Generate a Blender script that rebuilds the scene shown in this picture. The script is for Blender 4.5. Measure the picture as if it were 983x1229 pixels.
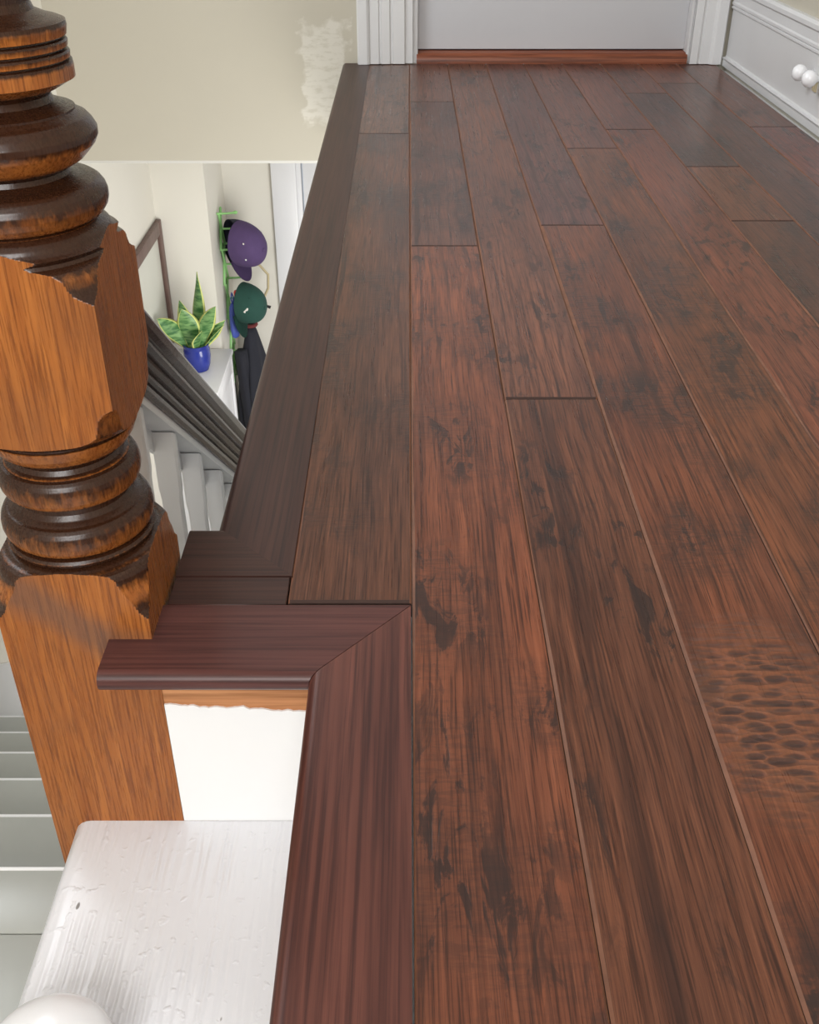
import bpy, bmesh, math, random
from mathutils import Vector, Matrix, noise
random.seed(7)
for o in list(bpy.data.objects): bpy.data.objects.remove(o)
scn = bpy.context.scene
C = scn.collection

# ------------------------------------------------------------------ camera
H = 0.6075                      # eye height above the landing floor
cam = bpy.data.cameras.new('camera'); camo = bpy.data.objects.new('camera', cam); C.objects.link(camo)
camo.location = (0, 0, H)
camo.rotation_euler = (math.radians(90 - 33.088), 0, 0)
cam.sensor_fit = 'VERTICAL'; cam.sensor_height = 24.0
cam.lens = 24.0 * 1250.0 / 1229.0
cam.shift_x = 1.5 / 1229.0
cam.clip_start = 0.02
scn.camera = camo

# ------------------------------------------------------------------ world, light, exposure
w = bpy.data.worlds.new('world'); scn.world = w; w.use_nodes = True
bg = w.node_tree.nodes['Background']
bg.inputs[0].default_value = (0.80, 0.90, 1.0, 1); bg.inputs[1].default_value = 0.6

def area_light(name, loc, target, sx, sy, power, col):
    l = bpy.data.lights.new(name, 'AREA'); l.shape = 'RECTANGLE'; l.size = sx; l.size_y = sy
    l.energy = power; l.color = col
    o = bpy.data.objects.new(name, l); C.objects.link(o); o.location = loc
    o.rotation_euler = (Vector(target) - Vector(loc)).to_track_quat('-Z', 'Y').to_euler()
    return o
# daylight through the stair window behind the viewer; the hall below gets an added, unseen fill lamp
area_light('window_daylight', (-0.30, -1.58, 1.50), (-0.30, 0.5, 0.9), 1.26, 1.26, 46, (1.0, 0.985, 0.97))
area_light('stairwell_daylight', (-1.14, 2.10, 1.60), (0.6, 2.2, 0.6), 1.26, 1.06, 25, (0.92, 0.96, 1.0))
area_light('hall_fill', (0.45, 2.80, -1.50), (-0.90, 4.60, -1.45), 0.9, 1.3, 26, (1.0, 0.97, 0.92))

vs = scn.view_settings
vs.view_transform = 'Standard'; vs.look = 'None'; vs.gamma = 1.0; vs.use_curve_mapping = False
vs.exposure = 0.55

# ------------------------------------------------------------------ node helpers
class NT:
    def __init__(s, name):
        s.m = bpy.data.materials.new(name); s.m.use_nodes = True
        s.t = s.m.node_tree; s.b = s.t.nodes['Principled BSDF']
    def n(s, typ, **kw):
        nd = s.t.nodes.new(typ)
        for k, v in kw.items():
            if k.startswith('_'): nd.inputs[k[1:].replace('_', ' ')].default_value = v
            else: setattr(nd, k, v)
        return nd
    def l(s, a, b): s.t.links.new(a, b)
    def math(s, op, a, b=None, clamp=False):
        nd = s.t.nodes.new('ShaderNodeMath'); nd.operation = op; nd.use_clamp = clamp
        for i, v in enumerate((a, b)):
            if v is None: continue
            if isinstance(v, (int, float)): nd.inputs[i].default_value = v
            else: s.l(v, nd.inputs[i])
        return nd.outputs[0]
    def mix(s, f, a, b, mode='MIX'):
        nd = s.t.nodes.new('ShaderNodeMix'); nd.data_type = 'RGBA'; nd.blend_type = mode
        for i, v in ((0, f), (6, a), (7, b)):
            if isinstance(v, (int, float)): nd.inputs[i].default_value = v
            elif isinstance(v, tuple): nd.inputs[i].default_value = v if len(v) == 4 else v + (1,)
            else: s.l(v, nd.inputs[i])
        return nd.outputs[2]
    def ramp(s, src, pts):
        nd = s.t.nodes.new('ShaderNodeValToRGB'); e = nd.color_ramp.elements
        while len(e) < len(pts): e.new(0.5)
        for el, (p_, c_) in zip(e, pts):
            el.position = p_; el.color = (c_, c_, c_, 1) if isinstance(c_, (int, float)) else c_ + (1,)
        s.l(src, nd.inputs[0]); return nd.outputs[0]
    def coords(s, scale=(1, 1, 1), rnd=0.0, kind='Object', loc=(0, 0, 0)):
        tc = s.t.nodes.new('ShaderNodeTexCoord'); out = tc.outputs[kind]
        if rnd:
            oi = s.t.nodes.new('ShaderNodeObjectInfo')
            m = s.t.nodes.new('ShaderNodeVectorMath'); m.operation = 'ADD'
            cb = s.t.nodes.new('ShaderNodeCombineXYZ'); r_ = s.math('MULTIPLY', oi.outputs['Random'], rnd)
            s.l(r_, cb.inputs[0]); s.l(s.math('MULTIPLY', r_, 2.3), cb.inputs[1]); s.l(s.math('MULTIPLY', r_, 0.7), cb.inputs[2])
            s.l(out, m.inputs[0]); s.l(cb.outputs[0], m.inputs[1]); out = m.outputs[0]
        mp = s.t.nodes.new('ShaderNodeMapping'); mp.inputs['Scale'].default_value = scale; mp.inputs['Location'].default_value = loc
        s.l(out, mp.inputs[0]); return mp.outputs[0]
    def noise(s, vec, scale=1.0, detail=3.0, rough=0.55, dist=0.0):
        nd = s.n('ShaderNodeTexNoise', _Scale=scale, _Detail=detail, _Roughness=rough, _Distortion=dist)
        s.l(vec, nd.inputs['Vector']); return nd.outputs[0]
    def bump(s, h, strength=0.3, dist=0.001, prev=None):
        nd = s.n('ShaderNodeBump', _Strength=strength, _Distance=dist); s.l(h, nd.inputs['Height'])
        if prev is not None: s.l(prev, nd.inputs['Normal'])
        return nd.outputs[0]
    def out(s, col=None, rough=None, nrm=None, spec=None, coat=None):
        b = s.b
        for key, v in (('Base Color', col), ('Roughness', rough), ('Normal', nrm), ('Specular IOR Level', spec), ('Coat Weight', coat)):
            if v is None: continue
            if isinstance(v, (int, float)): b.inputs[key].default_value = v
            elif isinstance(v, tuple): b.inputs[key].default_value = v if len(v) == 4 else v + (1,)
            else: s.l(v, b.inputs[key])
        return s.m

def plain(name, col, rough=0.5, var=0.08, scale=8.0, bump=0.0, bscale=60.0, metal=0.0, sub=0.0):
    t = NT(name); v = t.coords((1, 1, 1), rnd=9.0)
    n1 = t.noise(v, scale, 4)
    dark = tuple(c * (1 - var) for c in col); lite = tuple(min(1, c * (1 + var)) for c in col)
    colr = t.mix(n1, dark, lite)
    nr = t.bump(t.noise(v, bscale, 3), bump, 0.001) if bump else None
    t.b.inputs['Metallic'].default_value = metal
    return t.out(colr, rough, nr)

def plank_material(name, hewn=None):
    """hand-scraped hickory; tint comes from the object's own colour, alpha = how much saw chatter it carries"""
    t = NT(name); oi = t.t.nodes.new('ShaderNodeObjectInfo')
    tint = oi.outputs['Color']; chat = oi.outputs['Alpha']
    # slow warp so the grain wanders
    v0 = t.coords((1, 1, 1), rnd=17.0)
    warp = t.n('ShaderNodeTexNoise', _Scale=3.0, _Detail=2.0); t.l(v0, warp.inputs['Vector'])
    wv = t.n('ShaderNodeVectorMath', operation='MULTIPLY_ADD'); t.l(warp.outputs[1], wv.inputs[0]); wv.inputs[1].default_value = (0.012, 0.0, 0); t.l(v0, wv.inputs[2])
    def mp(sc):
        m = t.n('ShaderNodeMapping', _Scale=sc); t.l(wv.outputs[0], m.inputs[0]); return m.outputs[0]
    fine = t.noise(mp((560, 11, 1)), 1, 4, 0.66)
    mid = t.noise(mp((150, 4.5, 1)), 1, 4, 0.62)
    broad = t.noise(mp((14, 1.8, 1)), 1, 3, 0.55)
    blot = t.noise(mp((46, 15, 1)), 1, 5, 0.66, 0.9)
    patch = t.noise(mp((9, 4.2, 1)), 1, 3, 0.55)
    cath = t.n('ShaderNodeTexWave', wave_type='BANDS', bands_direction='X', _Scale=16.0, _Distortion=7.0, _Detail=3.0, _Detail_Scale=1.0)
    t.l(mp((1, 0.16, 1)), cath.inputs['Vector'])
    ch = t.noise(mp((40, 190, 1)), 1, 4, 0.65, 0.5)          # saw chatter runs across the board
    base = t.mix(t.ramp(mid, [(0.30, 0.0), (0.70, 1.0)]), (0.66, 0.63, 0.64), (1.22, 1.22, 1.20))
    col = t.mix(1.0, tint, base, 'MULTIPLY')
    tone = t.mix(t.ramp(broad, [(0.32, 0.0), (0.68, 1.0)]), (0.70, 0.72, 0.78), (1.22, 1.16, 1.06))
    col = t.mix(1.0, col, tone, 'MULTIPLY')
    pore = t.ramp(fine, [(0.38, 1.0), (0.50, 0.0)])
    col = t.mix(t.math('MULTIPLY', pore, 0.66), col, (0.020, 0.010, 0.008))
    light = t.ramp(fine, [(0.56, 0.0), (0.76, 1.0)])
    col = t.mix(t.math('MULTIPLY', light, 0.34), col, (0.34, 0.135, 0.068))
    cm = t.ramp(cath.outputs[1], [(0.02, 1.0), (0.14, 0.0)])
    col = t.mix(t.math('MULTIPLY', t.math('MULTIPLY', cm, 0.55), t.ramp(broad, [(0.46, 0.0), (0.60, 1.0)])), col, (0.026, 0.012, 0.010))
    strk = t.ramp(t.noise(mp((42, 0.7, 1)), 1, 3, 0.6), [(0.60, 0.0), (0.68, 1.0)])
    col = t.mix(t.math('MULTIPLY', strk, 0.62), col, (0.026, 0.013, 0.011))
    bm_ = t.ramp(blot, [(0.52, 0.0), (0.575, 1.0)])
    pm_ = t.ramp(patch, [(0.44, 0.0), (0.60, 1.0)])
    dk = t.math('MULTIPLY', t.math('MULTIPLY', bm_, pm_), 0.80)
    col = t.mix(dk, col, (0.024, 0.016, 0.015))
    cmask = t.math('MULTIPLY', t.math('MULTIPLY', chat, pm_), t.ramp(ch, [(0.44, 0.0), (0.58, 1.0)]))
    col = t.mix(t.math('MULTIPLY', cmask, 0.70), col, (0.026, 0.018, 0.017))
    col = t.mix(t.math('MULTIPLY', t.math('MULTIPLY', pm_, chat), 0.35), col, (0.045, 0.030, 0.027))
    hgt = t.math('ADD', t.math('MULTIPLY', fine, 0.22), t.math('MULTIPLY', t.math('MULTIPLY', ch, pm_), chat))
    hgt = t.math('SUBTRACT', hgt, t.math('MULTIPLY', t.math('MULTIPLY', bm_, pm_), 0.25))
    nr = t.bump(hgt, 0.40, 0.0010)
    rough = t.math('ADD', 0.20, t.math('MULTIPLY', mid, 0.20))
    if hewn:
        # a field of adze bites: lens-shaped scoops whose bottoms kept the dark stain
        tc = t.t.nodes.new('ShaderNodeTexCoord')
        hv = t.n('ShaderNodeMapping', _Location=(-hewn[0], -hewn[1], 0)); t.l(tc.outputs['Object'], hv.inputs[0])
        wq = t.n('ShaderNodeTexNoise', _Scale=22.0, _Detail=3.0); t.l(hv.outputs[0], wq.inputs['Vector'])
        wq2 = t.n('ShaderNodeVectorMath', operation='MULTIPLY_ADD'); t.l(wq.outputs[1], wq2.inputs[0]); wq2.inputs[1].default_value = (0.026, 0.011, 0); t.l(hv.outputs[0], wq2.inputs[2])
        sc = t.n('ShaderNodeMapping', _Scale=(44, 118, 1)); t.l(wq2.outputs[0], sc.inputs[0])
        vor = t.n('ShaderNodeTexVoronoi', feature='F1', _Scale=1.0, _Randomness=0.75); t.l(sc.outputs[0], vor.inputs['Vector'])
        sph = t.n('ShaderNodeMapping', _Scale=(1 / 0.085, 1 / 0.150, 0)); t.l(wq2.outputs[0], sph.inputs[0])
        ln = t.n('ShaderNodeVectorMath', operation='LENGTH'); t.l(sph.outputs[0], ln.inputs[0])
        fld = t.ramp(ln.outputs['Value'], [(0.45, 1.0), (0.95, 0.0)])
        pit = t.ramp(vor.outputs[0], [(0.40, 1.0), (0.52, 0.0)])
        col = t.mix(t.math('MULTIPLY', fld, 0.55), col, (0.21, 0.085, 0.045))
        col = t.mix(t.math('MULTIPLY', t.math('MULTIPLY', pit, fld), 0.80), col, (0.050, 0.028, 0.024))
        nr = t.bump(t.math('MULTIPLY', t.math('MULTIPLY', vor.outputs[0], fld), 1.0), 1.0, 0.007, nr)
    return t.out(col, rough, nr, spec=0.28)

def wood(name, c_dark, c_mid, c_light, axis='Z', freq=220, rough=0.35, bump=0.25, coat=0.0, knots=0.0):
    sc = {'X': (4, freq, freq), 'Y': (freq, 4, freq), 'Z': (freq, freq, 4)}[axis]
    sm = {'X': (1.5, freq * .2, freq * .2), 'Y': (freq * .2, 1.5, freq * .2), 'Z': (freq * .2, freq * .2, 1.5)}[axis]
    t = NT(name); fine = t.noise(t.coords(sc, rnd=5.0), 1, 4, 0.6); mid = t.noise(t.coords(sm, rnd=5.0), 1, 3, 0.55, 0.5)
    col = t.mix(t.ramp(mid, [(0.3, 0.0), (0.7, 1.0)]), c_mid, c_light)
    col = t.mix(t.math('MULTIPLY', t.ramp(fine, [(0.36, 1.0), (0.56, 0.0)]), 0.75), col, c_dark)
    nr = t.bump(fine, bump, 0.0006)
    return t.out(col, rough, nr, coat=coat, spec=0.32)

M = {}
M['plank'] = plank_material('scraped hickory')
M['plank_edge'] = plain('worn plank edge', (0.160, 0.064, 0.033), 0.6, 0.6, 30)
M['plank_end'] = plain('plank end', (0.04, 0.019, 0.014), 0.85, 0.2, 40)
M['nose_x'] = wood('mahogany stained nosing across', (0.035, 0.013, 0.012), (0.072, 0.026, 0.023), (0.115, 0.042, 0.036), 'X', 230, 0.36)
M['nose_y'] = wood('mahogany stained nosing along', (0.035, 0.013, 0.012), (0.080, 0.028, 0.022), (0.165, 0.058, 0.042), 'Y', 230, 0.36)
M['nose_far'] = wood('walnut stained nosing', (0.020, 0.010, 0.009), (0.044, 0.018, 0.014), (0.064, 0.027, 0.020), 'Y', 260, 0.40)
M['nose_farx'] = wood('walnut stained nosing across', (0.020, 0.010, 0.009), (0.044, 0.018, 0.014), (0.064, 0.027, 0.020), 'X', 260, 0.40)
M['bare'] = wood('bare floor edge', (0.20, 0.07, 0.02), (0.46, 0.19, 0.075), (0.60, 0.30, 0.14), 'X', 120, 0.6)
M['threshold'] = wood('cherry threshold', (0.05, 0.012, 0.007), (0.20, 0.055, 0.025), (0.27, 0.085, 0.04), 'X', 140, 0.35)
M['rail'] = wood('aged dark rail', (0.018, 0.010, 0.008), (0.052, 0.030, 0.023), (0.105, 0.068, 0.055), 'Y', 160, 0.27, 0.35, coat=0.06)
M['frame'] = wood('brown frame', (0.07, 0.04, 0.03), (0.14, 0.085, 0.07), (0.18, 0.11, 0.095), 'Z', 90, 0.45)

# newel: oak with old dark varnish left in bands on the turning
t = NT('old newel oak')
fine = t.noise(t.coords((480, 480, 16)), 1, 4, 0.65); mid = t.noise(t.coords((120, 120, 4)), 1, 3, 0.55, 0.4); big = t.noise(t.coords((9, 9, 6)), 1, 4, 0.6)
col = t.mix(t.ramp(mid, [(0.3, 0.0), (0.7, 1.0)]), (0.27, 0.078, 0.014), (0.40, 0.135, 0.027))
col = t.mix(t.math('MULTIPLY', t.ramp(fine, [(0.34, 1.0), (0.54, 0.0)]), 0.72), col, (0.10, 0.026, 0.007))
col = t.mix(t.math('MULTIPLY', t.ramp(big, [(0.50, 0.0), (0.72, 1.0)]), 0.55), col, (0.17, 0.062, 0.022))
at = t.n('ShaderNodeAttribute', attribute_name='varnish')
flk = t.noise(t.coords((170, 170, 60)), 1, 4, 0.7)
vf = t.math('ADD', at.outputs['Fac'], t.math('MULTIPLY', t.math('SUBTRACT', flk, 0.5), 0.75))
vf = t.ramp(vf, [(0.22, 0.0), (0.58, 1.0)])
col = t.mix(t.math('MULTIPLY', vf, 0.95), col, (0.020, 0.008, 0.005))
scr = t.n('ShaderNodeAttribute', attribute_name='scuff')
sf = t.ramp(t.math('MULTIPLY', scr.outputs['Fac'], t.math('ADD', 0.55, t.math('MULTIPLY', big, 0.9))), [(0.35, 0.0), (0.80, 1.0)])
col = t.mix(t.math('MULTIPLY', sf, 0.65), col, (0.12, 0.065, 0.045))
M['newel'] = t.out(col, t.math('ADD', 0.17, t.math('MULTIPLY', fine, 0.22)), t.bump(fine, 0.22, 0.0007), spec=0.4)

# painted plaster upstairs with an unpainted filler patch beside the door casing
t = NT('beige wall'); v = t.coords((1, 1, 1), kind='Object')
n1 = t.noise(v, 2.0, 3); col = t.mix(n1, (0.475, 0.440, 0.362), (0.515, 0.478, 0.395))
mpn = t.n('ShaderNodeMapping', _Location=(0.265 / 0.075, 0, 0.035 / 0.16), _Scale=(1 / 0.075, 0, 1 / 0.16)); t.l(v, mpn.inputs[0])
jit = t.n('ShaderNodeTexNoise', _Scale=26.0, _Detail=4.0); t.l(v, jit.inputs['Vector'])
ad = t.n('ShaderNodeVectorMath', operation='MULTIPLY_ADD'); t.l(jit.outputs[1], ad.inputs[0]); ad.inputs[1].default_value = (1.5, 0, 1.0); t.l(mpn.outputs[0], ad.inputs[2])
sb = t.n('ShaderNodeVectorMath', operation='SUBTRACT'); t.l(ad.outputs[0], sb.inputs[0]); sb.inputs[1].default_value = (0.75, 0, 0.50)
ab = t.n('ShaderNodeVectorMath', operation='ABSOLUTE'); t.l(sb.outputs[0], ab.inputs[0])
sx = t.n('ShaderNodeSeparateXYZ'); t.l(ab.outputs[0], sx.inputs[0])
mx = t.math('MAXIMUM', sx.outputs[0], sx.outputs[2])
pat = t.ramp(mx, [(0.82, 1.0), (1.0, 0.0)])
streak = t.noise(t.coords((30, 30, 90)), 1, 4, 0.6)
pat = t.math('MULTIPLY', pat, t.ramp(streak, [(0.34, 0.35), (0.50, 1.0)]))
col = t.mix(t.math('MULTIPLY', pat, 0.8), col, (0.66, 0.63, 0.56))
M['beige'] = t.out(col, 0.7, t.bump(t.noise(v, 180, 3), 0.12, 0.0006))
M['cream'] = plain('cream wall', (0.70, 0.672, 0.60), 0.7, 0.03, 3, 0.1, 150)
M['white'] = plain('white gloss paint', (0.72, 0.72, 0.735), 0.35, 0.03, 5, 0.12, 70)
M['casing'] = plain('white trim paint', (0.66, 0.66, 0.665), 0.35, 0.05, 6, 0.1, 70)
M['doorpaint'] = plain('white door paint', (0.60, 0.605, 0.63), 0.38, 0.02, 4, 0.08, 60)
M['ceil'] = plain('ceiling white', (0.75, 0.74, 0.71), 0.8, 0.02)
M['stairgrey'] = plain('grey stair paint', (0.42, 0.43, 0.40), 0.28, 0.08, 9, 0.15, 40)
M['knob'] = plain('white porcelain', (0.82, 0.82, 0.84), 0.2, 0.02)
M['brass'] = plain('aged brass', (0.55, 0.47, 0.30), 0.45, 0.2)
M['hallfloor'] = wood('hall boards', (0.10, 0.05, 0.03), (0.25, 0.13, 0.07), (0.33, 0.18, 0.10), 'Y', 60, 0.4)
# thick white paint over raised softwood grain
t = NT('thick white tread paint'); v = t.coords((1, 1, 1))
wv = t.n('ShaderNodeTexWave', wave_type='BANDS', bands_direction='X', _Scale=34.0, _Distortion=7.0, _Detail=2.5, _Detail_Scale=1.4)
t.l(t.coords((1, 0.10, 1)), wv.inputs['Vector'])
msk = t.ramp(t.noise(v, 7, 2), [(0.40, 0.0), (0.62, 1.0)])
lump = t.ramp(t.noise(v, 90, 2), [(0.60, 0.0), (0.72, 1.0)])
hgt = t.math('ADD', t.math('MULTIPLY', wv.outputs[1], t.math('ADD', 0.15, msk)), t.math('MULTIPLY', lump, 0.6))
chip = t.ramp(t.noise(t.coords((60, 28, 60)), 1, 1), [(0.775, 0.0), (0.79, 1.0)])
col = t.mix(t.noise(v, 4, 2), (0.70, 0.70, 0.735), (0.76, 0.76, 0.785))
col = t.mix(chip, col, (0.16, 0.14, 0.12))
M['treadpaint'] = t.out(col, 0.32, t.bump(hgt, 0.55, 0.0016))
# white riser paint that stops in a ragged line below the nosing
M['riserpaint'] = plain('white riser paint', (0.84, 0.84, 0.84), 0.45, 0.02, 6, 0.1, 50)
M['leaf'] = None
t = NT('snake plant green'); v = t.coords((1, 1, 1), rnd=3.0)
wv = t.n('ShaderNodeTexNoise', _Scale=1.0, _Detail=3.0); t.l(t.coords((20, 20, 75), rnd=3.0), wv.inputs['Vector'])
M['leaf'] = t.out(t.mix(t.ramp(wv.outputs[0], [(0.38, 0.0), (0.62, 1.0)]), (0.035, 0.13, 0.035), (0.20, 0.36, 0.13)), 0.35)
M['leaf_edge'] = plain('leaf margin', (0.60, 0.64, 0.20), 0.4, 0.1)
M['potblue'] = plain('cobalt glaze', (0.022, 0.035, 0.24), 0.12, 0.25, 14)
M['soil'] = plain('soil', (0.03, 0.022, 0.016), 0.95, 0.4, 60, 0.5)
M['rack'] = plain('pale green paint', (0.27, 0.56, 0.20), 0.4, 0.1)
M['purple'] = plain('purple cotton twill', (0.075, 0.042, 0.125), 0.85, 0.15, 30, 0.3, 400)
M['navy'] = plain('dark navy lining', (0.014, 0.015, 0.032), 0.85, 0.2)
M['capgreen'] = plain('bottle green twill', (0.012, 0.060, 0.045), 0.85, 0.2, 30, 0.3, 400)
M['coat'] = plain('charcoal cloth', (0.014, 0.015, 0.023), 0.9, 0.25, 12, 0.3, 300)
M['blue'] = plain('blue nylon', (0.06, 0.10, 0.42), 0.5, 0.2)
M['red'] = plain('red plastic', (0.50, 0.03, 0.025), 0.4, 0.1)
M['strapwhite'] = plain('white strap', (0.75, 0.72, 0.66), 0.6, 0.05)
M['tan'] = plain('tan cord', (0.48, 0.40, 0.24), 0.7, 0.1)
M['maroon'] = plain('maroon cloth', (0.13, 0.02, 0.02), 0.8, 0.2)
M['mat'] = plain('pale picture mount', (0.60, 0.60, 0.54), 0.3, 0.05)
M['dark'] = plain('dark gap', (0.02, 0.02, 0.02), 0.8, 0.1)

# ------------------------------------------------------------------ mesh helpers
def box(bm, x0, x1, y0, y1, z0, z1, mi=0):
    v = [bm.verts.new(p) for p in ((x0,y0,z0),(x1,y0,z0),(x1,y1,z0),(x0,y1,z0),(x0,y0,z1),(x1,y0,z1),(x1,y1,z1),(x0,y1,z1))]
    for q in ((3,2,1,0),(4,5,6,7),(0,1,5,4),(1,2,6,5),(2,3,7,6),(3,0,4,7)):
        bm.faces.new([v[i] for i in q]).material_index = mi
def loft(bm, rings, closed=True, cap=True, mi=0):
    R = [[bm.verts.new(p) for p in r] for r in rings]; n = len(R[0]); fs = []
    for a, b in zip(R, R[1:]):
        for i in range(n if closed else n - 1):
            j = (i + 1) % n; f = bm.faces.new((a[i], a[j], b[j], b[i])); f.material_index = mi; fs.append(f)
    if cap and closed:
        for r, rev in ((R[0], True), (R[-1], False)):
            try: bm.faces.new(r[::-1] if rev else r).material_index = mi
            except ValueError: pass
    return R
def tube(bm, pts, rad, n=8, mi=0):
    pts = [Vector(p) for p in pts]; rings = []
    for i, p in enumerate(pts):
        d = (pts[min(i + 1, len(pts) - 1)] - pts[max(i - 1, 0)]).normalized()
        u = d.orthogonal().normalized() if i == 0 else (u - d * u.dot(d)).normalized()
        v_ = d.cross(u); r = rad[i] if isinstance(rad, (list, tuple)) else rad
        rings.append([p + (u * math.cos(a) + v_ * math.sin(a)) * r for a in [2 * math.pi * k / n for k in range(n)]])
    loft(bm, rings, mi=mi)
def lathe(bm, prof, n=32, c=(0, 0, 0), mi=0):
    loft(bm, [[(c[0] + r * math.cos(2*math.pi*k/n), c[1] + r * math.sin(2*math.pi*k/n), c[2] + z) for k in range(n)] for r, z in prof], mi=mi)
def bevel(bm, w, seg=2):
    bmesh.ops.bevel(bm, geom=list(bm.edges), offset=w, segments=seg, affect='EDGES', profile=0.5)
def obj(name, bm, mat, parent=None, smooth=False, loc=None):
    bmesh.ops.recalc_face_normals(bm, faces=bm.faces)
    me = bpy.data.meshes.new(name); bm.to_mesh(me); bm.free()
    for m in (mat if isinstance(mat, (list, tuple)) else [mat]): me.materials.append(M[m] if isinstance(m, str) else m)
    if smooth:
        for p_ in me.polygons: p_.use_smooth = True
        if smooth != 'all':
            me.set_sharp_from_angle(angle=math.radians(38))
    o = bpy.data.objects.new(name, me); C.objects.link(o)
    if loc: o.location = loc
    if parent is not None: o.parent = parent
    return o
def bobj(name, dims, mat, parent=None, bev=0.0, seg=2):
    """a box given as x0,x1,y0,y1,z0,z1 in the parent's space; its origin sits at the box centre"""
    x0,x1,y0,y1,z0,z1 = dims; c = ((x0+x1)/2, (y0+y1)/2, (z0+z1)/2)
    bm = bmesh.new(); box(bm, x0-c[0], x1-c[0], y0-c[1], y1-c[1], z0-c[2], z1-c[2])
    if bev: bevel(bm, bev, seg)
    return obj(name, bm, mat, parent, bool(bev), c)
def tag(o, label, cat, group=None):
    o['label'] = label; o['category'] = cat
    if group: o['group'] = group
    return o
def thing(name, label, cat, loc=(0, 0, 0), group=None):
    o = bpy.data.objects.new(name, None); o.empty_display_size = 0.05; C.objects.link(o); o.location = loc
    return tag(o, label, cat, group)
def struct(o): o['kind'] = 'structure'; return o

# ------------------------------------------------------------------ the setting
YD = 3.5236           # plane of the door wall
XL = -1.125           # stairwell wall
XR = 1.0
YA, YB = 4.6, 5.05    # hall walls below
ZLOW = -2.78
YBK = -1.6            # wall with the stair window, behind the viewer
XNF, XNI = -0.1990, -0.1140      # far nosing, outer and inner edge

# floor slab of the landing
bm = bmesh.new()
box(bm, -0.062, XR, YBK, 0.70, -0.30, -0.020)
box(bm, -0.185, XR, 0.8700, YD, -0.30, -0.020)
box(bm, -0.110, XR, 0.7720, 0.8700, -0.30, -0.020); box(bm, -0.062, XR, 0.70, 0.7720, -0.30, -0.020)
floor = struct(obj('floor', bm, 'riserpaint'))

# planks: columns and the end joints seen in each
PW = 0.1200; X0 = 0.0036
cols = {
 -1: [0.7775, 2.609, YD - .004],
  0: [YBK, -0.55, 1.790, 2.964, YD - .004],
  1: [YBK, -0.20, 1.200, YD - .004],
  2: [YBK, -0.90, 1.906, YD - .004],
  3: [YBK, 0.15, 2.466, YD - .004],
  4: [YBK, -0.35, 1.02, 2.651, YD - .004],
  5: [YBK, 0.60, 1.931, 2.309, 3.071, YD - .004],
  6: [YBK, 0.2, 1.45, 3.210, YD - .004],
  7: [YBK, 0.9, 2.677, YD - .004],
}
TINT = {   # own stain of each board, near to far
 (-1,0): (.105,.052,.036,.8), (-1,1): (.150,.085,.062,.3),
 (0,0): (.19,.075,.045,.2), (0,1): (.185,.072,.042,.45), (0,2): (.115,.060,.048,.9), (0,3): (.140,.072,.056,.2),
 (1,0): (.12,.055,.036,.2), (1,1): (.120,.054,.035,.15), (1,2): (.150,.070,.048,.25),
 (2,0): (.15,.06,.038,.5), (2,1): (.150,.060,.036,.75), (2,2): (.125,.062,.056,.15),
 (3,0): (.16,.06,.036,.3), (3,1): (.160,.066,.036,.75), (3,2): (.145,.068,.056,.1),
 (4,0): (.16,.06,.04,.1), (4,1): (.165,.060,.038,.0), (4,2): (.165,.064,.042,.05), (4,3): (.15,.068,.056,.2),
 (5,0): (.16,.06,.04,.2), (5,1): (.105,.050,.036,.8), (5,2): (.150,.068,.044,.5), (5,3): (.095,.052,.046,.9), (5,4): (.15,.066,.05,.2),
 (6,0): (.15,.06,.04,.3), (6,1): (.13,.058,.04,.5), (6,2): (.100,.055,.048,.7), (6,3): (.16,.066,.046,.1),
 (7,0): (.16,.062,.05,.3), (7,1): (.160,.064,.056,.3), (7,2): (.145,.070,.054,.4),
}
M['plank_hewn'] = plank_material('adzed hickory', hewn=(0.012, 0.125))
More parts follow.
